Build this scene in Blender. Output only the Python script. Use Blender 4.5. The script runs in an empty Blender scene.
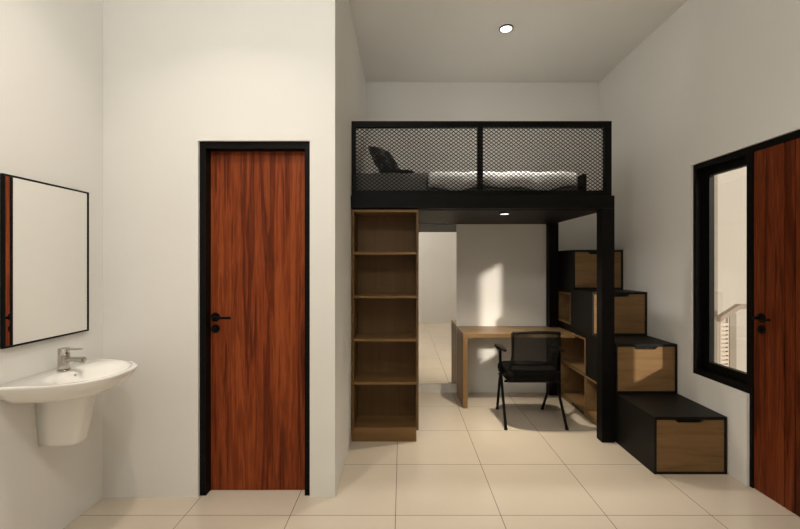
import bpy, bmesh, math, random
from mathutils import Vector, Matrix
random.seed(7)
PI = math.pi
S = bpy.context.scene
C = S.collection

# ------------------------------------------------------------------ materials
def new_mat(name):
    m = bpy.data.materials.new(name); m.use_nodes = True
    nt = m.node_tree; b = nt.nodes['Principled BSDF']
    return m, nt, b

def link(nt, a, ao, b, bi): nt.links.new(a.outputs[ao], b.inputs[bi])

def plain(name, col, rough=.5, metal=0, spec=.5, bump=0, bscale=200):
    m, nt, b = new_mat(name)
    b.inputs['Base Color'].default_value = (*col, 1)
    b.inputs['Roughness'].default_value = rough
    b.inputs['Metallic'].default_value = metal
    b.inputs['Specular IOR Level'].default_value = spec
    if bump:
        tc = nt.nodes.new('ShaderNodeTexCoord'); n = nt.nodes.new('ShaderNodeTexNoise')
        n.inputs['Scale'].default_value = bscale; n.inputs['Detail'].default_value = 3
        bp = nt.nodes.new('ShaderNodeBump'); bp.inputs['Strength'].default_value = bump; bp.inputs['Distance'].default_value = .002
        link(nt, tc, 'Object', n, 'Vector'); link(nt, n, 'Fac', bp, 'Height'); link(nt, bp, 'Normal', b, 'Normal')
    return m

def wood(name, stops, axis='z', rough=.4, fine=60, coarse=7, stretch=.06, warp=1.2, seed=0.0, spec=.22):
    """stops: (pos,(r,g,b)) colour ramp; axis = direction of the grain"""
    m, nt, b = new_mat(name)
    tc = nt.nodes.new('ShaderNodeTexCoord')
    mp = nt.nodes.new('ShaderNodeMapping')
    sc = {'x': (stretch, 1, 1), 'y': (1, stretch, 1), 'z': (1, 1, stretch)}[axis]
    mp.inputs['Scale'].default_value = sc
    mp.inputs['Location'].default_value = (seed, seed*1.7, seed*.4)
    link(nt, tc, 'Object', mp, 'Vector')
    n1 = nt.nodes.new('ShaderNodeTexNoise'); n1.inputs['Scale'].default_value = coarse; n1.inputs['Detail'].default_value = 5
    n1.inputs['Roughness'].default_value = .62; n1.inputs['Distortion'].default_value = warp
    n2 = nt.nodes.new('ShaderNodeTexNoise'); n2.inputs['Scale'].default_value = fine; n2.inputs['Detail'].default_value = 4
    n2.inputs['Roughness'].default_value = .7
    link(nt, mp, 'Vector', n1, 'Vector'); link(nt, mp, 'Vector', n2, 'Vector')
    mx = nt.nodes.new('ShaderNodeMix'); mx.data_type = 'FLOAT'; mx.inputs['Factor'].default_value = .36
    nt.links.new(n1.outputs['Fac'], mx.inputs[2]); nt.links.new(n2.outputs['Fac'], mx.inputs[3])
    r = nt.nodes.new('ShaderNodeValToRGB')
    el = r.color_ramp.elements
    while len(el) < len(stops): el.new(.5)
    for e, (p, c) in zip(el, stops): e.position = p; e.color = (*c, 1)
    nt.links.new(mx.outputs[0], r.inputs['Fac'])
    link(nt, r, 'Color', b, 'Base Color')
    b.inputs['Roughness'].default_value = rough; b.inputs['Specular IOR Level'].default_value = spec
    bp = nt.nodes.new('ShaderNodeBump'); bp.inputs['Strength'].default_value = .12; bp.inputs['Distance'].default_value = .001
    link(nt, n2, 'Fac', bp, 'Height'); link(nt, bp, 'Normal', b, 'Normal')
    return m

def wall_mat(name, col, var=.03):
    m, nt, b = new_mat(name)
    tc = nt.nodes.new('ShaderNodeTexCoord'); n = nt.nodes.new('ShaderNodeTexNoise')
    n.inputs['Scale'].default_value = 1.7; n.inputs['Detail'].default_value = 6
    r = nt.nodes.new('ShaderNodeValToRGB')
    r.color_ramp.elements[0].position = .3; r.color_ramp.elements[1].position = .7
    r.color_ramp.elements[0].color = (*[c*(1-var) for c in col], 1); r.color_ramp.elements[1].color = (*col, 1)
    link(nt, tc, 'Object', n, 'Vector'); link(nt, n, 'Fac', r, 'Fac'); link(nt, r, 'Color', b, 'Base Color')
    n2 = nt.nodes.new('ShaderNodeTexNoise'); n2.inputs['Scale'].default_value = 90; n2.inputs['Detail'].default_value = 4
    bp = nt.nodes.new('ShaderNodeBump'); bp.inputs['Strength'].default_value = .06; bp.inputs['Distance'].default_value = .002
    link(nt, tc, 'Object', n2, 'Vector'); link(nt, n2, 'Fac', bp, 'Height'); link(nt, bp, 'Normal', b, 'Normal')
    b.inputs['Roughness'].default_value = .75; b.inputs['Specular IOR Level'].default_value = .25
    return m

def tile_mat():
    m, nt, b = new_mat('cream_floor_tile')
    tc = nt.nodes.new('ShaderNodeTexCoord'); mp = nt.nodes.new('ShaderNodeMapping')
    mp.inputs['Location'].default_value = (.037+.6*10, -2.372+.6*10, 0)
    link(nt, tc, 'Object', mp, 'Vector')
    br = nt.nodes.new('ShaderNodeTexBrick'); br.offset = 0; br.squash = 1
    br.inputs['Scale'].default_value = 1; br.inputs['Brick Width'].default_value = .6; br.inputs['Row Height'].default_value = .6
    br.inputs['Mortar Size'].default_value = .0023; br.inputs['Mortar Smooth'].default_value = .3; br.inputs['Bias'].default_value = 0
    br.inputs['Color1'].default_value = (.65, .565, .455, 1); br.inputs['Color2'].default_value = (.67, .58, .47, 1)
    br.inputs['Mortar'].default_value = (.17, .135, .10, 1)
    link(nt, mp, 'Vector', br, 'Vector')
    n = nt.nodes.new('ShaderNodeTexNoise'); n.inputs['Scale'].default_value = 3; n.inputs['Detail'].default_value = 8
    link(nt, tc, 'Object', n, 'Vector')
    hs = nt.nodes.new('ShaderNodeMix'); hs.data_type = 'RGBA'; hs.blend_type = 'MULTIPLY'; hs.inputs[0].default_value = .10
    nt.links.new(br.outputs['Color'], hs.inputs[6]); nt.links.new(n.outputs['Fac'], hs.inputs[7])
    nt.links.new(hs.outputs[2], b.inputs['Base Color'])
    b.inputs['Roughness'].default_value = .17; b.inputs['Specular IOR Level'].default_value = .5
    inv = nt.nodes.new('ShaderNodeMath'); inv.operation = 'SUBTRACT'; inv.inputs[0].default_value = 1
    link(nt, br, 'Fac', inv, 1)
    bp = nt.nodes.new('ShaderNodeBump'); bp.inputs['Strength'].default_value = .3; bp.inputs['Distance'].default_value = .001
    link(nt, inv, 'Value', bp, 'Height'); link(nt, bp, 'Normal', b, 'Normal')
    return m

def mirror_mat():
    return plain('silvered_mirror', (.93, .92, .90), rough=.01, metal=1)

def glass_mat():
    m, nt, b = new_mat('clear_window_glass')
    nt.nodes.remove(b)
    t = nt.nodes.new('ShaderNodeBsdfTransparent'); t.inputs['Color'].default_value = (.93, .93, .91, 1)
    g = nt.nodes.new('ShaderNodeBsdfGlossy'); g.inputs['Roughness'].default_value = .02
    lw = nt.nodes.new('ShaderNodeLayerWeight'); pw = nt.nodes.new('ShaderNodeMath'); pw.operation = 'POWER'; pw.inputs[1].default_value = 4
    link(nt, lw, 'Facing', pw, 0)
    f = nt.nodes.new('ShaderNodeMath'); f.operation = 'MULTIPLY_ADD'; f.inputs[1].default_value = .6; f.inputs[2].default_value = .03
    link(nt, pw, 'Value', f, 0)
    mx = nt.nodes.new('ShaderNodeMixShader')
    link(nt, f, 'Value', mx, 'Fac'); nt.links.new(t.outputs[0], mx.inputs[1]); nt.links.new(g.outputs[0], mx.inputs[2])
    nt.links.new(mx.outputs[0], nt.nodes['Material Output'].inputs['Surface'])
    return m

def net_mat():
    m, nt, b = new_mat('black_net_fabric')
    b.inputs['Base Color'].default_value = (.007, .0064, .006, 1); b.inputs['Roughness'].default_value = .8
    t = nt.nodes.new('ShaderNodeBsdfTransparent'); mx = nt.nodes.new('ShaderNodeMixShader')
    mx.inputs['Fac'].default_value = .16
    nt.links.new(b.outputs[0], mx.inputs[1]); nt.links.new(t.outputs[0], mx.inputs[2])
    nt.links.new(mx.outputs[0], nt.nodes['Material Output'].inputs['Surface'])
    return m

def emit_mat(name, col, s):
    m, nt, b = new_mat(name)
    b.inputs['Base Color'].default_value = (.8, .8, .8, 1)
    b.inputs['Emission Color'].default_value = (*col, 1); b.inputs['Emission Strength'].default_value = s
    return m

WALL = wall_mat('warm_white_plaster', (.79, .775, .735))
CEIL = wall_mat('white_ceiling_paint', (.80, .78, .74))
OUTW = wall_mat('cream_outdoor_render', (.295, .278, .252))
OUTG = wall_mat('grey_outdoor_render', (.17, .152, .128))
TILE = tile_mat()
BLACK = plain('matt_black_metal', (.0034, .0029, .0024), rough=.5, spec=.11)
BLACKW = plain('black_laminate', (.0065, .0055, .0045), rough=.5, spec=.18)
GREYTOP = plain('black_laminate_step', (.0135, .0120, .0105), rough=.33, spec=.5)
def mahogany(name, k, seed, spec=.12):
    m, nt, b = new_mat(name)
    N = nt.nodes.new
    tc = N('ShaderNodeTexCoord'); mp = N('ShaderNodeMapping'); mp.inputs['Location'].default_value = (seed, seed*.7, seed*.3)
    mp.inputs['Scale'].default_value = (1, 1, .045); link(nt, tc, 'Object', mp, 'Vector')
    def noise(sc, det, dist):
        n = N('ShaderNodeTexNoise'); n.inputs['Scale'].default_value = sc; n.inputs['Detail'].default_value = det
        n.inputs['Roughness'].default_value = .6; n.inputs['Distortion'].default_value = dist
        link(nt, mp, 'Vector', n, 'Vector'); return n
    a = noise(15, 4, .5); f = noise(120, 3, .2)
    # contour lines of the coarse figure give the cathedral grain
    mu = N('ShaderNodeMath'); mu.operation = 'MULTIPLY'; mu.inputs[1].default_value = 42; link(nt, a, 'Fac', mu, 0)
    sn = N('ShaderNodeMath'); sn.operation = 'SINE'; link(nt, mu, 'Value', sn, 0)
    m1 = N('ShaderNodeMath'); m1.operation = 'MULTIPLY_ADD'; m1.inputs[1].default_value = .060; link(nt, sn, 'Value', m1, 0); link(nt, a, 'Fac', m1, 2)
    f0 = N('ShaderNodeMath'); f0.operation = 'SUBTRACT'; f0.inputs[1].default_value = .5; link(nt, f, 'Fac', f0, 0)
    m2 = N('ShaderNodeMath'); m2.operation = 'MULTIPLY_ADD'; m2.inputs[1].default_value = .42; link(nt, f0, 'Value', m2, 0); link(nt, m1, 'Value', m2, 2)
    r = N('ShaderNodeValToRGB'); st = [(.30, (.075, .0135, .0042)), (.42, (.125, .0235, .0062)), (.53, (.190, .038, .0095)), (.64, (.265, .062, .0155)), (.76, (.20, .041, .010))]
    el = r.color_ramp.elements
    while len(el) < len(st): el.new(.5)
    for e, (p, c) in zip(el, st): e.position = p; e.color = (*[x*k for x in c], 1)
    nt.links.new(m2.outputs[0], r.inputs['Fac']); link(nt, r, 'Color', b, 'Base Color')
    b.inputs['Roughness'].default_value = .5; b.inputs['Specular IOR Level'].default_value = spec
    return m
MAHOG = mahogany('mahogany_veneer', 1.08, 0.0)
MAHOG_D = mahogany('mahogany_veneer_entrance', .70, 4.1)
OAK_D = wood('oak_desk_laminate_lit', [(.30, (.20, .118, .050)), (.50, (.29, .180, .082)), (.72, (.36, .235, .115))], 'x', rough=.4, fine=70, coarse=9, stretch=.05, warp=.5, seed=2., spec=.35)  # lighter copy of the flat oak: sun and loft-lamp brightness put into the colour
OAK_DV = wood('oak_desk_laminate_lit_upright', [(.30, (.17, .098, .041)), (.50, (.25, .150, .066)), (.72, (.31, .195, .092))], 'z', rough=.45, fine=70, coarse=9, stretch=.05, warp=.5, seed=2.)  # upright desk oak, its colour lightened likewise for the light falling there
GROOVE = plain('dark_door_groove', (.02, .006, .004), rough=.6)
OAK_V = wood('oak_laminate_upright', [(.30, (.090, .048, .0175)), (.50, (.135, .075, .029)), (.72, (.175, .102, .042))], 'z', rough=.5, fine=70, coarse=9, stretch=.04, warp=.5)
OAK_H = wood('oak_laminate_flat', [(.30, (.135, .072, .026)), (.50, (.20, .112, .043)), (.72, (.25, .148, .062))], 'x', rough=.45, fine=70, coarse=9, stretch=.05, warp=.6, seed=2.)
OAK_F = wood('oak_drawer_front', [(.30, (.120, .064, .024)), (.48, (.195, .112, .045)), (.72, (.26, .155, .068))], 'x', rough=.48, fine=60, coarse=11, stretch=.07, warp=.9, seed=7.)
OAK_Y = wood('oak_laminate_niche', [(.30, (.17, .098, .040)), (.50, (.25, .150, .065)), (.72, (.31, .195, .090))], 'y', rough=.5, fine=70, coarse=9, stretch=.05, warp=.5, seed=3.)
MIRROR = mirror_mat(); GLASS = glass_mat(); NET = net_mat()
CERAMIC = plain('white_glazed_ceramic', (.90, .88, .84), rough=.15, spec=.5)
CHROME = plain('brushed_chrome', (.50, .47, .43), rough=.22, metal=1)
DARKHOLE = plain('dark_drain', (.05, .05, .05), rough=.4, metal=.8)
PLASTIC = plain('black_plastic', (.0055, .005, .0047), rough=.5, spec=.2)
FABRIC = plain('black_seat_fabric', (.0055, .005, .0047), rough=.9, spec=.1, bump=.4, bscale=400)
LINEN = plain('white_bed_linen', (.78, .75, .70), rough=.9, spec=.1, bump=.3, bscale=60)
GREYFAB = plain('grey_bed_fabric', (.20, .19, .175), rough=.9, spec=.1, bump=.4, bscale=120)
CHARFAB = plain('charcoal_bed_fabric', (.022, .021, .019), rough=.9, spec=.1, bump=.4, bscale=120)
PILLOWF = plain('pale_grey_pillow_fabric', (.30, .285, .26), rough=.9, spec=.1, bump=.3, bscale=120)
LAMP = emit_mat('lamp_lens', (1, .93, .82), 6)
LAMP2 = emit_mat('small_lamp_lens', (1, .90, .75), 2.5)
RIM = plain('dark_lamp_rim', (.05, .045, .04), rough=.4)
RAILG = plain('tan_handrail_metal', (.15, .115, .085), rough=.5)
SLATW = plain('pale_slats', (.36, .32, .27), rough=.6)

# ------------------------------------------------------------------ mesh helpers
def box(bm, x0, x1, y0, y1, z0, z1, bev=0):
    vs = [bm.verts.new((x, y, z)) for x in (x0, x1) for y in (y0, y1) for z in (z0, z1)]
    a = lambda *i: bm.faces.new([vs[k] for k in i])
    fs = [a(0, 1, 3, 2), a(4, 6, 7, 5), a(0, 4, 5, 1), a(2, 3, 7, 6), a(0, 2, 6, 4), a(1, 5, 7, 3)]
    if bev:
        es = {e for f in fs for e in f.edges}
        bmesh.ops.bevel(bm, geom=list(es), offset=bev, segments=2, affect='EDGES', profile=.5)

def tube(bm, pts, r, n=10, cap=True):
    pts = [Vector(p) for p in pts]
    rs = r if isinstance(r, (list, tuple)) else [r]*len(pts)
    rings = []; up = None
    for i, p in enumerate(pts):
        if i == 0: d = pts[1]-p
        elif i == len(pts)-1: d = p-pts[i-1]
        else: d = (pts[i+1]-p).normalized()+(p-pts[i-1]).normalized()
        d.normalize()
        if up is None:
            up = Vector((0, 0, 1)) if abs(d.z) < .9 else Vector((1, 0, 0))
        u = (up-d*up.dot(d)).normalized(); v = d.cross(u); up = u
        rings.append([bm.verts.new(p+(u*math.cos(2*PI*k/n)+v*math.sin(2*PI*k/n))*rs[i]) for k in range(n)])
    for a, b in zip(rings, rings[1:]):
        for k in range(n):
            f = bm.faces.new((a[k], a[(k+1) % n], b[(k+1) % n], b[k])); f.smooth = True
    if cap:
        bm.faces.new(list(reversed(rings[0]))); bm.faces.new(rings[-1])

def loft(bm, rings, cap0=True, cap1=True, smooth=True):
    vr = [[bm.verts.new(p) for p in r] for r in rings]
    n = len(vr[0])
    for a, b in zip(vr, vr[1:]):
        for k in range(n):
            f = bm.faces.new((a[k], a[(k+1) % n], b[(k+1) % n], b[k])); f.smooth = smooth
    if cap0: bm.faces.new(list(reversed(vr[0])))
    if cap1: bm.faces.new(vr[-1])

def circ(c, r, axis='z', n=32):
    out = []
    for k in range(n):
        a = 2*PI*k/n; u, v = r*math.cos(a), r*math.sin(a)
        out.append({'z': (c[0]+u, c[1]+v, c[2]), 'x': (c[0], c[1]+u, c[2]+v), 'y': (c[0]+u, c[1], c[2]+v)}[axis])
    return out

def cyl(bm, c0, c1, r, axis, n=28, bev=0):
    d = Vector(c1)-Vector(c0); L = d.length; d.normalize()
    if bev:
        p = [(Vector(c0), r-bev), (Vector(c0)+d*bev, r), (Vector(c1)-d*bev, r), (Vector(c1), r-bev)]
    else:
        p = [(Vector(c0), r), (Vector(c1), r)]
    loft(bm, [circ(q, rr, axis, n) for q, rr in p])
    for f in bm.faces: pass

def prism(bm, poly, axis, a0, a1):
    """poly in the two other axes (in x,y,z order)"""
    def P(p, t):
        return {'x': (t, p[0], p[1]), 'y': (p[0], t, p[1]), 'z': (p[0], p[1], t)}[axis]
    lo = [bm.verts.new(P(p, a0)) for p in poly]; hi = [bm.verts.new(P(p, a1)) for p in poly]
    n = len(poly)
    bm.faces.new(lo); bm.faces.new(list(reversed(hi)))
    for k in range(n): bm.faces.new((lo[k], hi[k], hi[(k+1) % n], lo[(k+1) % n]))

def smooth_path(pts, n=8):
    pts = [Vector(p) for p in pts]; out = []
    q = [pts[0]]+pts+[pts[-1]]
    for i in range(1, len(q)-2):
        for k in range(n):
            t = k/n; p0, p1, p2, p3 = q[i-1], q[i], q[i+1], q[i+2]
            out.append(.5*((2*p1)+(p2-p0)*t+(2*p0-5*p1+4*p2-p3)*t*t+(3*p1-p0-3*p2+p3)*t**3))
    out.append(pts[-1]); return out

def obj(name, bm, mat, parent=None, label=None):
    """one mesh object; bm is in world coordinates"""
    bmesh.ops.recalc_face_normals(bm, faces=bm.faces[:])
    off = Vector((0, 0, 0)); p = parent
    while p is not None: off += p.location; p = p.parent
    bmesh.ops.translate(bm, verts=bm.verts[:], vec=-off)
    me = bpy.data.meshes.new(name); bm.to_mesh(me); bm.free()
    me.materials.append(mat)
    o = bpy.data.objects.new(name, me); C.objects.link(o)
    if parent is not None: o.parent = parent
    if label: o['label'] = label
    return o

def B(name, mat, parent, *boxes, bev=0, label=None):
    bm = bmesh.new()
    for b in boxes: box(bm, *b, bev=bev)
    return obj(name, bm, mat, parent, label)

def thing(name, label, cat, loc, group=None):
    o = bpy.data.objects.new(name, None); C.objects.link(o)
    o.location = loc; o.empty_display_size = .1
    o['label'] = label; o['category'] = cat
    if group: o['group'] = group
    return o

def tag(o, label, cat, group=None):
    o['label'] = label; o['category'] = cat
    if group: o['group'] = group
    return o

def struct(o, label=None):
    o['kind'] = 'structure'
    if label: o['label'] = label
    return o

# ------------------------------------------------------------------ setting
XL, XR, YB, YF, ZC = -1.835, 2.222, 4.70, -.75, 3.482
XP, YP = -.411, 2.553           # corner of the inner partition
struct(B('floor', TILE, None, (XL-.12, XR+.14, YF-.12, YB+.12, -.1, 0)))
struct(B('ceiling', CEIL, None, (XL-.12, XR+.14, YF-.12, YB+.12, ZC, ZC+.12)))
struct(B('wall_left', WALL, None, (XL-.12, XL, YF-.12, YB+.12, 0, ZC)))
struct(B('wall_front', WALL, None, (XL, XR, YF-.12, YF, 0, ZC)))
struct(B('wall_back', WALL, None, (XL, XR, YB, YB+.12, 0, ZC)))
# door opening in the partition
dx0, dx1, dzt = -1.252, -.566, 2.19
struct(B('wall_partition', WALL, None,
  (XL, dx0, YP, YP+.13, 0, ZC), (dx0, dx1, YP, YP+.13, dzt, ZC), (dx1, XP, YP, YP+.13, 0, ZC),
  (XP-.13, XP, YP+.13, YB, 0, ZC)))
LY = 4.622                       # board lining under the loft
struct(B('trim_1', WALL, None, (XP, 1.60, LY, YB, 0, 1.872)), 'plain wall lining below the loft')
# right wall with the door and window opening
wy0, wy1, wz0, wz1 = 2.682, 3.20, .595, 2.19
ry0 = 1.70
struct(B('wall_right', WALL, None,
  (XR, XR+.14, YF, ry0, 0, ZC), (XR, XR+.14, ry0, wy1, wz1, ZC), (XR, XR+.14, wy0, wy1, 0, wz0), (XR, XR+.14, wy1, YB, 0, ZC)))

def handle(parent, c, axis, n, levdir):
    """lever handle with round rose and a thumb-turn lock rose; n = outward sign along axis"""
    h = None
    def P(a, b, z):                      # a = out of the door, b = along the door
        return (c[0]+n*a, c[1]+b, c[2]+z) if axis == 'x' else (c[0]+b, c[1]+n*a, c[2]+z)
    bm = bmesh.new()
    cyl(bm, P(0, 0, 0), P(.012, 0, 0), .028, axis, bev=.002)
    h = obj('door_handle', bm, BLACK, parent)
    bm = bmesh.new()
    tube(bm, smooth_path([P(.010, 0, 0), P(.045, 0, 0), P(.056, levdir*.012, 0), P(.057, levdir*.04, 0), P(.057, levdir*.115, 0)], 5), .0085, 10)
    obj('lever', bm, BLACK, h)
    bm = bmesh.new()
    cyl(bm, P(0, 0, -.074), P(.012, 0, -.074), .026, axis, bev=.002)
    lk = obj('lock_rose', bm, BLACK, parent)
    bm = bmesh.new()
    tube(bm, [P(.010, 0, -.074), P(.026, 0, -.074)], .010, 12)
    obj('thumb_turn', bm, BLACK, lk)

# door in the partition
d1 = bpy.data.objects.new('door_1', None); C.objects.link(d1); d1.location = ((dx0+dx1)/2, YP+.05, 0)
struct(d1, 'closed red-brown wooden door in the left partition')
fy0, fy1 = YP+.020, YP+.125
B('door_frame', BLACK, d1, (dx0, dx0+.040, fy0, fy1, 0, dzt), (dx1-.036, dx1, fy0, fy1, 0, dzt), (dx0+.040, dx1-.036, fy0, fy1, dzt-.043, dzt))
ly = YP+.080
B('door_leaf', MAHOG, d1, (dx0+.042, dx1-.038, ly, ly+.04, .003, dzt-.045))
handle(d1, (-1.178, ly, 1.098), 'y', -1, 1)

# entrance door in the right wall
d2 = bpy.data.objects.new('door_2', None); C.objects.link(d2); d2.location = (XR+.05, 2.2, 0)
struct(d2, 'dark wooden entrance door beside the window')
B('door_frame', BLACK, d2, (XR+.018, XR+.13, ry0, ry0+.045, 0, wz1), (XR+.018, XR+.13, ry0+.045, wy0-.024, wz1-.040, wz1), (XR+.018, XR+.13, wy0-.024, wy0, 0, wz0),
  (XR+.018, XR+.13, wy0-.024, wy0, wz0, wz1))
lf = bmesh.new()
dlx = XR+.025; a0, a1 = ry0+.047, wy0-.026
gs = [2.442, 2.376, 2.06, 1.99]
edges = [a1]+[v for g in gs for v in (g+.004, g-.004)]+[a0]
for i in range(0, len(edges), 2): box(lf, dlx, dlx+.045, edges[i+1], edges[i], .003, wz1-.042)
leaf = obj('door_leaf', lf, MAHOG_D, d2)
B('groove', GROOVE, leaf, *[(dlx+.006, dlx+.04, g-.004, g+.004, .003, wz1-.042) for g in gs])
handle(d2, (dlx, 2.595, 1.097), 'x', -1, -1)

# window
w1 = bpy.data.objects.new('window_1', None); C.objects.link(w1); w1.location = (XR+.07, (wy0+wy1)/2, wz0)
struct(w1, 'black framed window beside the entrance door')
fx0, fx1 = XR+.018, XR+.125
B('window_frame', BLACK, w1, (fx0, fx1, wy1-.038, wy1, wz0, wz1), (fx0, fx1, wy0+.0005, wy0+.022, wz0, wz1),
  (fx0, fx1, wy0+.022, wy1-.038, wz0, wz0+.040), (fx0, fx1, wy0+.022, wy1-.038, wz1-.040, wz1))
sx0, sx1 = XR+.068, XR+.105
sa, sb, sz0, sz1 = wy0+.023, wy1-.039, wz0+.041, wz1-.041
sash = B('window_sash', BLACK, w1, (sx0, sx1, sa, sa+.060, sz0, sz1), (sx0, sx1, sb-.062, sb, sz0, sz1), (sx0, sx1, sa+.060, sb-.062, sz0, sz0+.064), (sx0, sx1, sa+.060, sb-.062, sz1-.058, sz1))
B('glass_pane', GLASS, sash, (XR+.084, XR+.090, sa+.056, sb-.058, sz0+.060, sz1-.054))

# outside the window
struct(B('ground', TILE, None, (XR+.14, 9, -2, 7, -.16, -.06)))
struct(B('wall_outside', OUTW, None, (XR+.14, 8, 5.2, 5.35, -.06, 4.2)), 'cream wall outside the window')
struct(B('column_outside', OUTG, None, (3.12, 3.225, 4.25, 4.40, -.06, 4.0)), 'grey pier outside the window')
hr = thing('stair_handrail', 'tan metal handrail with pale slats seen outside through the window', 'handrail', (3.2, 4.0, -.06))
bm = bmesh.new()
for p, q in (((3.04, .90), (3.232, 1.022)), ((3.232, 1.022), (3.60, 1.022))):
    prism(bm, [(p[0], p[1]-.022), (q[0], q[1]-.022), (q[0], q[1]+.022), (p[0], p[1]+.022)], 'y', 3.97, 4.03)
obj('rail', bm, RAILG, hr)
B('post', OUTG, hr, (3.135, 3.20, 3.98, 4.02, -.06, .96))
B('post', OUTG, hr, (3.54, 3.59, 3.98, 4.02, -.06, 1.0))
B('slatted_panel', SLATW, hr, (3.052, 3.060, 3.985, 4.015, -.06, .90), (3.124, 3.132, 3.985, 4.015, -.06, .93), *[(3.060, 3.124, 3.985, 4.015, .04*k, .04*k+.024) for k in range(0, 22)])

# ------------------------------------------------------------------ bookshelf
t = thing('bookshelf', 'tall empty oak bookshelf with five open compartments under the loft', 'bookshelf', (-.14, 3.49, 0))
bx0, bx1, by0, by1, bz0, bz1 = -.405, .134, 3.352, 3.632, .092, 1.870
th = .018
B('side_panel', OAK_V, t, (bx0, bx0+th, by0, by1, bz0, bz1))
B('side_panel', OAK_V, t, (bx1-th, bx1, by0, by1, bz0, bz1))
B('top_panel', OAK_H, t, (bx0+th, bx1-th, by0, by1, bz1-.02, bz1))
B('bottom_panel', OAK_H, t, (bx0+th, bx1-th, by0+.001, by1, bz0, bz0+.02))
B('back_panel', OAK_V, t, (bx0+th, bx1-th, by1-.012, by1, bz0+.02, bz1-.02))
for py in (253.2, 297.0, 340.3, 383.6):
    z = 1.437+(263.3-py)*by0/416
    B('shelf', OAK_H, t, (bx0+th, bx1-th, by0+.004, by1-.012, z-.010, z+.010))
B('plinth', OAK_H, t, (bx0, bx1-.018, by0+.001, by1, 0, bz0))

# ------------------------------------------------------------------ tall mirror below loft
t = thing('wall_mirror', 'tall frameless mirror on the back wall between bookshelf and desk', 'mirror', (.25, LY, .10))
B('mirror_glass', MIRROR, t, (-.10, .604, LY-.008, LY-.001, .104, 1.868))
B('backing_edge', BLACK, t, (-.10, .6045, LY-.0012, LY, .1035, 1.8685))

# ------------------------------------------------------------------ desk
t = thing('desk', 'oak desk with one panel side below the loft', 'desk', (1.15, 4.36, 0))
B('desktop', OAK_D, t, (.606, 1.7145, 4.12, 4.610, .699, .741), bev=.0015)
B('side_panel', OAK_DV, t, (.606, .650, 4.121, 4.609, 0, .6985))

# ------------------------------------------------------------------ stair cabinets
SX0, SX1, SYE = 1.718, 2.213, 4.690
levels = [0, .391, .786, 1.177, 1.572]
fronts = [2.832, 3.345, 3.757, 4.166]
niches = [(3.56, 4.50, .004, .3885), (3.893, 4.50, .3930, .735), (4.235, 4.59, .812, 1.134), None]
labs = ['lowest black step cabinet with oak drawer on the floor below the window',
        'second black step cabinet up, its oak drawer catching sunlight',
        'third black step cabinet up, partly behind the loft post',
        'topmost black step cabinet of the stair beside the loft']
for k in range(4):
    y0, z0, z1 = fronts[k], levels[k], levels[k+1]
    if k: z0 += .0006
    t = thing('step_cabinet', labs[k], 'stair cabinet', ((SX0+SX1)/2, y0, z0), 'black step cabinets with oak drawers')
    fb = y0+.022
    body = []
    b_, s_, tp = .016, .016, .020
    body += [(SX0, SX0+s_, y0, fb, z0, z1), (SX1-s_, SX1, y0, fb, z0, z1), (SX0+s_, SX1-s_, y0, fb, z0, z0+b_), (SX0+s_, SX1-s_, y0, fb, z1-tp, z1)]
    nn = niches[k]
    if nn:
        na, nb, nz0, nz1 = nn; nd = SX0+.30
        body += [(SX0, SX1, fb, na, z0, z1), (SX0, SX1, nb, SYE, z0, z1), (nd, SX1, na, nb, z0, z1),
                 (SX0, nd, na, nb, z0, nz0), (SX0, nd, na, nb, nz1, z1)]
    else:
        body += [(SX0, SX1, fb, SYE, z0, z1)]
    B('body', BLACKW, t, *body)
    # drawer with a trapezoid finger notch at the top
    dz0, dz1 = z0+b_+.002, z1-tp-.002
    da, db = SX0+s_+.002, SX1-s_-.002
    mc = (da+db)/2-.005; 
    bm = bmesh.new()
    prism(bm, [(da, dz0), (db, dz0), (db, dz1), (mc+.098, dz1), (mc+.075, dz1-.022), (mc-.075, dz1-.022), (mc-.098, dz1), (da, dz1)], 'y', y0+.003, y0+.020)
    obj('drawer', bm, OAK_F, t)
    if nn:
        e = .017; g = .0005; eb = .048 if k == 0 else e
        lin = [(SX0-.003, nd-g, na+g, nb-g, nz0+g, nz0+eb), (SX0-.003, nd-g, na+g, nb-g, nz1-e, nz1-g),
               (SX0-.003, nd-g, na+g, na+e, nz0+eb, nz1-e), (SX0-.003, nd-g, nb-e, nb-g, nz0+eb, nz1-e),
               (nd-.010, nd-g, na+e, nb-e, nz0+eb, nz1-e)]
        B('niche', OAK_Y, t, *lin)
        if k == 0:
            B('divider', OAK_Y, t, (SX0-.003, nd-.010, 3.893, 3.893+.016, nz0+eb, nz1-e))
            B('floor_slot', BLACKW, t, (SX0-.0042, SX0-.0028, 3.92, 4.20, .014, .038))

# ------------------------------------------------------------------ loft
t = thing('loft_frame', 'black steel loft platform with mesh railing above desk and bookshelf', 'loft', (.65, 3.95, 0))
LX0, LX1 = -.409, 1.702
PY = 3.330
B('post', BLACK, t, (LX1-.100, LX1, PY, PY+.095, 0, 1.878), bev=.002)
B('post', BLACK, t, (LX1-.100, LX1, 4.522, 4.618, 0, 1.874), bev=.002)
B('front_beam', BLACK, t, (LX0, LX1, PY, PY+.095, 1.879, 1.980), bev=.002)
B('side_beam', BLACK, t, (LX1-.060, LX1, PY+.0955, YB-.003, 1.879, 1.980))
B('deck', BLACKW, t, (LX0, LX1-.0605, PY+.0955, YB-.003, 1.874, 1.972))
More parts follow.
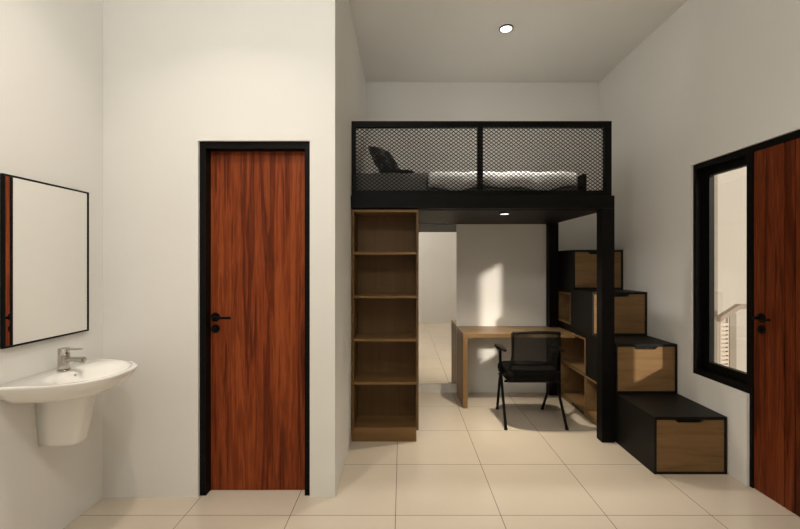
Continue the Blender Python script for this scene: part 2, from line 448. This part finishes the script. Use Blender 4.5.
# railing
RY0, RY1 = 3.372, 3.412
rz0, rz1 = 1.9805, 2.590
rx1 = 1.700
rl = B('railing_frame', BLACK, t, (LX0, LX0+.033, RY0, RY1, rz0, rz1), (rx1-.055, rx1, RY0, RY1, rz0, rz1),
  (LX0+.033, rx1-.055, RY0, RY1, rz1-.048, rz1), (LX0+.033, rx1-.055, RY0, RY1, rz0, rz0+.048), (.613, .657, RY0, RY1, rz0+.048, rz1-.048))
def mesh_panel(x0, x1, z0, z1, y, pitch=.0403, rise=.0299, w=.0054, th=.003):
    """expanded-metal panel: crossing diagonal strands clipped to the rectangle"""
    bm = bmesh.new(); k = pitch/rise
    W, H = x1-x0, z1-z0
    for s in (1, -1):
        c = -H*k
        while c < W:
            # strand x = c + k t, z = t  (t in 0..H), clipped
            t0, t1 = max(0, -c/k), min(H, (W-c)/k)
            if t1-t0 > .004:
                pa = (x0+c+k*t0, z0+t0) if s > 0 else (x1-c-k*t0, z0+t0)
                pb = (x0+c+k*t1, z0+t1) if s > 0 else (x1-c-k*t1, z0+t1)
                d = Vector((pb[0]-pa[0], pb[1]-pa[1])).normalized(); n = Vector((-d.y, d.x))*w/2
                yy = y if s > 0 else y+th*.5
                prism(bm, [(pa[0]+n.x, pa[1]+n.y), (pb[0]+n.x, pb[1]+n.y), (pb[0]-n.x, pb[1]-n.y), (pa[0]-n.x, pa[1]-n.y)], 'y', yy, yy+th)
            c += pitch
    return bm
obj('mesh_panel', mesh_panel(LX0+.030, .615, rz0+.045, rz1-.045, 3.388), BLACK, t)
obj('mesh_panel', mesh_panel(.655, rx1-.052, rz0+.045, rz1-.045, 3.388), BLACK, t)
B('end_board', BLACKW, t, (1.545, 1.575, 3.55, 4.66, 1.9725, 2.20))

# ------------------------------------------------------------------ bed on the loft
def soft_box(x0, x1, y0, y1, z0, z1, r, nx=30, ny=14, wob=0, seed=1, sag=0):
    """rounded, slightly uneven slab"""
    rnd = random.Random(seed); bm = bmesh.new()
    box(bm, x0, x1, y0, y1, z0, z1)
    bmesh.ops.bevel(bm, geom=bm.edges[:], offset=r, segments=4, affect='EDGES', profile=.5)
    bmesh.ops.subdivide_edges(bm, edges=[e for e in bm.edges if e.calc_length() > .12], cuts=10, use_grid_fill=True)
    for v in bm.verts:
        k = wob*(math.sin(v.co.x*9+seed)*math.cos(v.co.y*11+seed*2)+.5*math.sin(v.co.x*23+v.co.z*17))
        if v.co.z > (z0+z1)/2: v.co.z += k
        if v.co.z > z0+.01: v.co.y += k*.6
    for f in bm.faces: f.smooth = True
    return bm
tag(obj('mattress', soft_box(-.395, 1.535, 3.60, 4.66, 1.9728, 2.150, .03, wob=.002), GREYFAB), 'grey mattress lying on the loft deck behind the mesh railing', 'mattress')
# white duvet draped over the mattress, hem hanging unevenly at the front
def drape(x0, x1, yb, yf, ztop, hem, amp, th=.014, seed=0, nx=90, endwrap=False):
    bm = bmesh.new(); rows = []
    for i in range(nx+1):
        x = x0+(x1-x0)*i/nx
        h = hem+amp*(.6*math.sin(x*8.3+seed)+.4*math.sin(x*17.1+seed*2.3))
        w = .003*math.sin(x*19+seed)+.002*math.sin(x*41+seed)
        prof = [(yb, ztop+w*.5), ((yb+yf)/2, ztop+.008+w), (yf+.10, ztop+w), (yf+.035, ztop-.004+w), (yf+.008, ztop-.022), (yf-.004+w*.4, ztop-.055),
                (yf-.006+w, (ztop-.055)*.5+h*.5), (yf-.006+w*1.6, h)]
        out = prof; inn = []
        for k, (y, z) in enumerate(prof):
            a = prof[max(k-1, 0)]; b = prof[min(k+1, len(prof)-1)]
            d = Vector((b[0]-a[0], b[1]-a[1])).normalized(); n = Vector((-d.y, d.x))
            if n.y < 0 and n.x > 0: n = -n
            inn.append((y+abs(n.x)*th, z-abs(n.y)*th))
        rows.append([(x, y, z) for y, z in out]+[(x, y, z) for y, z in reversed(inn)])
    loft(bm, rows)
    return bm
tag(obj('duvet', drape(.225, 1.50, 4.62, 3.560, 2.232, 2.085, .028, th=.03, seed=1.2), LINEN), 'white duvet draped over the right part of the loft mattress', 'duvet')
tag(obj('blanket', drape(-.392, .215, 4.62, 3.562, 2.222, 1.990, .004, th=.03, seed=4.), GREYFAB), 'dark grey blanket over the left end of the loft bed', 'blanket')

def pillow(name, c, sx, sy, th, rot, mat, seed=0, pinch=.25):
    """stuffed cushion: superelliptic outline, thick middle, thin piped edge"""
    bm = bmesh.new(); n = 14; top = {}; bot = {}
    M = Matrix.Translation(Vector(c)) @ rot.to_4x4()
    for i in range(n+1):
        for j in range(n+1):
            u = -1+2*i/n; v = -1+2*j/n
            uu = u*(1-pinch*.25*(1-abs(u))*abs(v)); vv = v
            k = (max(0, (1-u**4)*(1-v**4)))**.45
            edge = 1-.06*(1-abs(u)**2)*(abs(v) == 1)-.0
            x = sx/2*uu*(1-.07*(1-v*v)*0-.06*(1-v*v)*(abs(u) > .9)); y = sy/2*vv*(1-.06*(1-u*u)*(abs(v) > .9))
            w = .06*th*math.sin(u*7+seed)*math.cos(v*6+seed)*k
            top[i, j] = bm.verts.new(M @ Vector((x, y, th/2*k+w)))
            bot[i, j] = top[i, j] if (i in (0, n) or j in (0, n)) else bm.verts.new(M @ Vector((x, y, -th/2*k+w)))
    for i in range(n):
        for j in range(n):
            f = bm.faces.new((top[i, j], top[i+1, j], top[i+1, j+1], top[i, j+1])); f.smooth = True
            f = bm.faces.new((bot[i, j], bot[i, j+1], bot[i+1, j+1], bot[i+1, j])); f.smooth = True
    return obj(name, bm, mat)
from mathutils import Euler

CHECK = new_mat('black_woven_fabric')
_m, _nt, _b = CHECK; CHECK = _m
_tc = _nt.nodes.new('ShaderNodeTexCoord'); _n = _nt.nodes.new('ShaderNodeTexNoise'); _n.inputs['Scale'].default_value = 17; _n.inputs['Detail'].default_value = 2
_r = _nt.nodes.new('ShaderNodeValToRGB'); _r.color_ramp.elements[0].position = .47; _r.color_ramp.elements[1].position = .62
_r.color_ramp.elements[0].color = (.010, .0095, .009, 1); _r.color_ramp.elements[1].color = (.11, .105, .098, 1)
link(_nt, _tc, 'Object', _n, 'Vector'); link(_nt, _n, 'Fac', _r, 'Fac'); link(_nt, _r, 'Color', _b, 'Base Color'); _b.inputs['Roughness'].default_value = .9
def rot2(ly, rz): return (Matrix.Rotation(rz, 3, 'Z') @ Matrix.Rotation(ly, 3, 'Y'))
tag(pillow('cushion', (-.155, 4.03, 2.405), .36, .32, .10, rot2(1.02, -.62), CHECK, 2), 'black patterned cushion leaning back at the left end of the loft bed', 'cushion')
tag(pillow('throw_blanket', (.03, 3.86, 2.262), .20, .26, .055, rot2(.10, -.25), CHARFAB, 5), 'small black bunched throw lying on the grey blanket of the loft bed', 'throw')

# ------------------------------------------------------------------ office chair
t = thing('office_chair', 'black mesh-back armchair pulled up to the oak desk', 'chair', (1.16, 3.80, 0))
cx = 1.160
def sx(s, v): return cx+s*v
# seat cushion: waterfall pad, rounded
def pad(x0, x1, y0, y1, z0, z1, r=.05, crown=.012):
    bm = bmesh.new(); rings = []
    xc, yc, hx, hy = (x0+x1)/2, (y0+y1)/2, (x1-x0)/2, (y1-y0)/2
    N = 48
    for f, z in ((.90, z0), (.97, z0+.008), (1, z0+(z1-z0)*.4), (.995, z0+(z1-z0)*.7), (.965, z1-.006), (.90, z1), (.6, z1+crown*.7), (.2, z1+crown)):
        ring = []
        for k in range(N):
            a = 2*PI*k/N; c, s_ = math.cos(a), math.sin(a); e = .42
            ring.append((xc+hx*f*math.copysign(abs(c)**e, c), yc+hy*f*math.copysign(abs(s_)**e, s_), z))
        rings.append(ring)
    loft(bm, rings); return bm
obj('seat', pad(.912, 1.408, 3.60, 4.085, .405, .488), FABRIC, t)
B('seat_pan', PLASTIC, t, (.935, 1.385, 3.64, 4.05, .392, .4045), bev=.004)
# backrest: curved net in a frame, leaning back
def bpt(u, v):
    """u -1..1 across, v 0..1 up"""
    w = .188+.016*v
    y = 3.640-.075*v+.035*u*u-.02*math.sin(v*PI)
    z = .555+.290*v-.012*u*u*(v**2)
    return Vector((cx+u*w, y, z))
bm = bmesh.new(); n, m_ = 20, 14
g = [[bm.verts.new(bpt(-1+2*i/n, j/m_)) for j in range(m_+1)] for i in range(n+1)]
g2 = [[bm.verts.new(bpt(-1+2*i/n, j/m_)+Vector((0, .003, 0))) for j in range(m_+1)] for i in range(n+1)]
for i in range(n):
    for j in range(m_):
        for q in (g,):
            f = bm.faces.new((q[i][j], q[i+1][j], q[i+1][j+1], q[i][j+1])); f.smooth = True
for row in g2:
    for v in row: bm.verts.remove(v)
bk = obj('backrest', bm, NET, t, 'see-through black net backrest')
bm = bmesh.new()
per = [bpt(-1+2*i/n, 1) for i in range(n+1)]
tube(bm, per, .013, 8)
tube(bm, [bpt(-1+2*i/n, 0) for i in range(n+1)], .018, 8)
for s in (-1, 1): tube(bm, [bpt(s, j/m_) for j in range(m_+1)], .012, 8)
obj('back_frame', bm, PLASTIC, t)
for s in (-1, 1):
    bm = bmesh.new()
    tube(bm, smooth_path([bpt(s, .25)+Vector((0, -.004, 0)), bpt(s, 0)+Vector((s*.012, 0, -.03)), (sx(s, .236), 3.70, .46), (sx(s, .240), 3.80, .425)], 6), .013, 8)
    obj('back_bracket', bm, PLASTIC, t)
for s in (-1, 1):
    # rear leg (towards the viewer) and front leg spread from the side joint below the seat
    bm = bmesh.new()
    tube(bm, smooth_path([(sx(s, .246), 3.87, .655), (sx(s, .247), 3.862, .52), (sx(s, .250), 3.80, .36), (sx(s, .263), 3.592, .012)], 6), .0125, 10)
    lg = obj('leg', bm, BLACK, t)
    bm = bmesh.new(); cyl(bm, (sx(s, .263), 3.592, 0), (sx(s, .263), 3.592, .016), .016, 'z', bev=.003); obj('foot_glide', bm, PLASTIC, lg)
    bm = bmesh.new()
    tube(bm, smooth_path([(sx(s, .252), 3.80, .44), (sx(s, .244), 3.90, .34), (sx(s, .222), 4.095, .012)], 6), .0125, 10)
    lg = obj('leg', bm, BLACK, t)
    bm = bmesh.new(); cyl(bm, (sx(s, .222), 4.095, 0), (sx(s, .222), 4.095, .016), .016, 'z', bev=.003); obj('foot_glide', bm, PLASTIC, lg)
    bm = bmesh.new()
    pts = [(.236, 3.66), (.264, 3.65), (.272, 3.72), (.288, 3.84), (.296, 3.91), (.268, 3.93), (.242, 3.91), (.232, 3.78)]
    pts = [(sx(s, a), b) for a, b in pts]
    prism(bm, pts, 'z', .658, .680)
    bmesh.ops.bevel(bm, geom=bm.edges[:], offset=.006, segments=2, affect='EDGES')
    obj('armrest', bm, PLASTIC, t)
    B('arm_bracket', PLASTIC, t, (min(sx(s, .228), sx(s, .278)), max(sx(s, .228), sx(s, .278)), 3.83, 3.90, .640, .6575), bev=.003)
bm = bmesh.new(); tube(bm, [(sx(-1, .25), 3.70, .388), (sx(1, .25), 3.70, .388)], .011, 10); tube(bm, [(sx(-1, .243), 3.95, .388), (sx(1, .243), 3.95, .388)], .011, 10)
obj('cross_bar', bm, BLACK, t)

# ------------------------------------------------------------------ mirror above the basin
t = thing('mirror', 'black framed rectangular mirror on the left wall above the washbasin', 'mirror', (XL, 2.135, 1.05))
my0, my1, mz0, mz1, mx = 1.897, 2.415, 1.046, 1.848, XL+.0185
fr = .009
B('frame', BLACK, t, (XL+.001, mx, my0, my0+fr, mz0, mz1), (XL+.001, mx, my1-fr, my1, mz0, mz1), (XL+.001, mx, my0+fr, my1-fr, mz0, mz0+fr), (XL+.001, mx, my0+fr, my1-fr, mz1-fr, mz1))
B('mirror_glass', MIRROR, t, (XL+.002, mx-.003, my0+fr+.0003, my1-fr-.0003, mz0+fr+.0003, mz1-fr-.0003))

# ------------------------------------------------------------------ washbasin
byc, bhw, bpr, brz = 2.140, .288, .418, .881
t = thing('washbasin', 'white oval wall-hung washbasin on the left wall below the mirror', 'sink', (XL, byc, .55))
def dshape(f, z, fx=None, n=64, back=0.0, e=.80, hw=None, pr=None, x0=0.0):
    hw = hw or bhw; pr = pr or bpr; fx = fx or f
    out = []
    for k in range(n):
        a = 2*PI*k/n; c, s_ = math.cos(a), math.sin(a)
        y = byc+hw*f*math.copysign(abs(c)**e, c)
        if s_ >= 0: x = XL+.001+x0+pr*fx*(abs(s_)**.92)
        else: x = XL+.001+x0-back*abs(s_)
        out.append((x, y, z))
    return out
def bowl(f, z, xc=.260, rx=.118, ry=.215, n=64):
    return [(XL+xc+rx*f*math.sin(2*PI*k/n), byc+ry*f*math.cos(2*PI*k/n), z) for k in range(n)]
bm = bmesh.new()
rings = [dshape(.30, .762, .42), dshape(.52, .766, .62), dshape(.72, .785, .78), dshape(.88, .818, .905), dshape(.965, .850, .972), dshape(.995, .872, .997), dshape(1, .880), dshape(.992, brz, .992),
         dshape(.97, brz+.001, .955), ]
rings += [bowl(1.06, brz-.001), bowl(1.0, brz-.006), bowl(.93, brz-.016), bowl(.80, brz-.040), bowl(.60, brz-.062), bowl(.35, brz-.075), bowl(.12, brz-.079)]
loft(bm, rings)
obj('basin', bm, CERAMIC, t)
bm = bmesh.new(); cyl(bm, (XL+.260, byc, brz-.0795), (XL+.260, byc, brz-.075), .023, 'z', bev=.002); obj('drain', bm, CHROME, t)
bm = bmesh.new()
cyl(bm, (XL+.150, byc, brz-.020), (XL+.1565, byc, brz-.020), .006, 'x', n=20); obj('overflow_hole', bm, CHROME, t)
def shroud(hw, pr, z, n=48):
    out = []
    for k in range(n):
        a = 2*PI*k/n; c, s_ = math.cos(a), math.sin(a)
        y = byc+.020+hw*math.copysign(abs(c)**.55, c)
        x = XL+.001+(pr*abs(s_)**.55 if s_ > 0 else 0)
        out.append((x, y, z))
    return out
bm = bmesh.new()
loft(bm, [shroud(.048, .160, .508), shroud(.057, .172, .511), shroud(.062, .180, .527), shroud(.075, .207, .66), shroud(.086, .228, .77), shroud(.086, .230, .79)])
obj('half_pedestal', bm, CERAMIC, t)

# tap on the basin
tx, ty, tz = XL+.088, 2.150, brz+.0012
t = thing('faucet', 'small chrome single-lever mixer tap on the washbasin rim', 'tap', (tx, ty, tz))
bm = bmesh.new(); cyl(bm, (tx, ty, tz), (tx, ty, tz+.006), .029, 'z', bev=.002); obj('base_ring', bm, CHROME, t)
bm = bmesh.new(); loft(bm, [circ((tx, ty, tz+z), r) for z, r in ((.006, .0265), (.03, .026), (.085, .026), (.090, .025))]); obj('body', bm, CHROME, t)
bm = bmesh.new(); prism(bm, [(ty-.016, tz+.048), (ty+.016, tz+.048), (ty+.016, tz+.070), (ty-.016, tz+.070)], 'x', tx+.015, tx+.108)
bmesh.ops.bevel(bm, geom=bm.edges[:], offset=.005, segments=2, affect='EDGES'); sp = obj('spout', bm, CHROME, t)
bm = bmesh.new(); cyl(bm, (tx+.094, ty, tz+.038), (tx+.094, ty, tz+.048), .011, 'z', n=20); obj('aerator', bm, CHROME, sp)
bm = bmesh.new(); loft(bm, [circ((tx, ty, tz+z), r) for z, r in ((.0905, .026), (.112, .026), (.116, .024))])
box(bm, tx+.010, tx+.092, ty-.011, ty+.011, tz+.106, tz+.115, bev=.003); obj('lever', bm, CHROME, t)

# ------------------------------------------------------------------ lamps
def downlight(loc, label, r=.052, watts=30, spread=160, lens=LAMP, drop=.012, col=(1, .91, .79), group=None):
    x, y, z = loc
    t = thing('downlight', label, 'ceiling light', (x, y, z), group)
    bm = bmesh.new()
    n = 40
    loft(bm, [circ((x, y, z-.0005), r*.86, n=n), circ((x, y, z-.0005), r*1.16, n=n), circ((x, y, z-drop), r*1.16, n=n), circ((x, y, z-drop), r*.96, n=n), circ((x, y, z-drop+.004), r*.90, n=n)], cap0=True, cap1=False)
    obj('rim', bm, RIM, t)
    bm = bmesh.new(); cyl(bm, (x, y, z-drop+.001), (x, y, z-drop+.005), r*.92, 'z', n=n); obj('lens', bm, lens, t)
    ld = bpy.data.lights.new('downlight_lamp', 'AREA'); ld.shape = 'DISK'; ld.size = r*1.7; ld.energy = watts; ld.color = col; ld.spread = math.radians(spread)
    lo = bpy.data.objects.new('downlight_lamp', ld); C.objects.link(lo); lo.parent = t; lo.location = (0, 0, -drop-.002)
    return t
downlight((.905, 3.615, ZC), 'round ceiling downlight above the loft', watts=8.5, spread=72, col=(1, .96, .90))
downlight((.880, 3.570, 1.874), 'small round downlight under the loft deck above the chair', r=.040, watts=9.5, spread=105, lens=LAMP2, drop=.016, col=(1, .88, .70))
GW = 50.0
downlight((-.95, 1.55, ZC), 'added fill downlight out of view on the washbasin side', watts=10, spread=112, col=(1, .90, .76))  # added fill lamp, unseen, brightens the basin side
downlight((.905, 1.00, ZC), 'added fill downlight out of view on the entrance side', watts=9, spread=125, col=(1, .86, .68))  # added warm fill lamp, unseen, lifts side wall and floor
t = thing('added_globe_lamp', 'added opal globe lamp on a short rod, out of view, for ambient light', 'ceiling light', (-.45, .75, ZC))  # unseen globe added to raise the room's ambient light
bm = bmesh.new(); cyl(bm, (-.45, .75, ZC-.025), (-.45, .75, ZC-.0005), .06, 'z', bev=.004); obj('canopy', bm, RIM, t)
bm = bmesh.new(); tube(bm, [(-.45, .75, ZC-.02), (-.45, .75, ZC-.30)], .008, 10); obj('rod', bm, RIM, t)
bm = bmesh.new(); bmesh.ops.create_uvsphere(bm, u_segments=24, v_segments=14, radius=.14, matrix=Matrix.Translation((-.45, .75, ZC-.43)))
for f in bm.faces: f.smooth = True
obj('globe', bm, emit_mat('added_globe_glow', (1, .985, .94), GW/(PI*4*PI*.14**2)), t)

# ------------------------------------------------------------------ sun and sky
sd = bpy.data.lights.new('sun', 'SUN'); sd.energy = 4.7; sd.color = (1, .90, .80); sd.angle = math.radians(2.4)
so = bpy.data.objects.new('sun', sd); C.objects.link(so); so.location = (6, -3, 5)
so.rotation_euler = Vector((-.782, 1, -.424)).to_track_quat('-Z', 'Y').to_euler()
w = bpy.data.worlds.new('sky'); S.world = w; w.use_nodes = True
bg = w.node_tree.nodes['Background']; bg.inputs['Color'].default_value = (1, .91, .80, 1); bg.inputs['Strength'].default_value = 1.9

# ------------------------------------------------------------------ camera
cd = bpy.data.cameras.new('camera'); cam = bpy.data.objects.new('camera', cd); C.objects.link(cam)
cam.location = (0, 0, 1.437); cam.rotation_euler = (PI/2, 0, 0)
cd.sensor_width = 36; cd.lens = 416/800*36; cd.shift_x = -2/800; cd.shift_y = -1.2/800; cd.clip_start = .02
S.camera = cam
S.view_settings.view_transform = 'Standard'; S.view_settings.look = 'None'; S.view_settings.gamma = 1; S.view_settings.exposure = 0
S.view_settings.use_curve_mapping = False
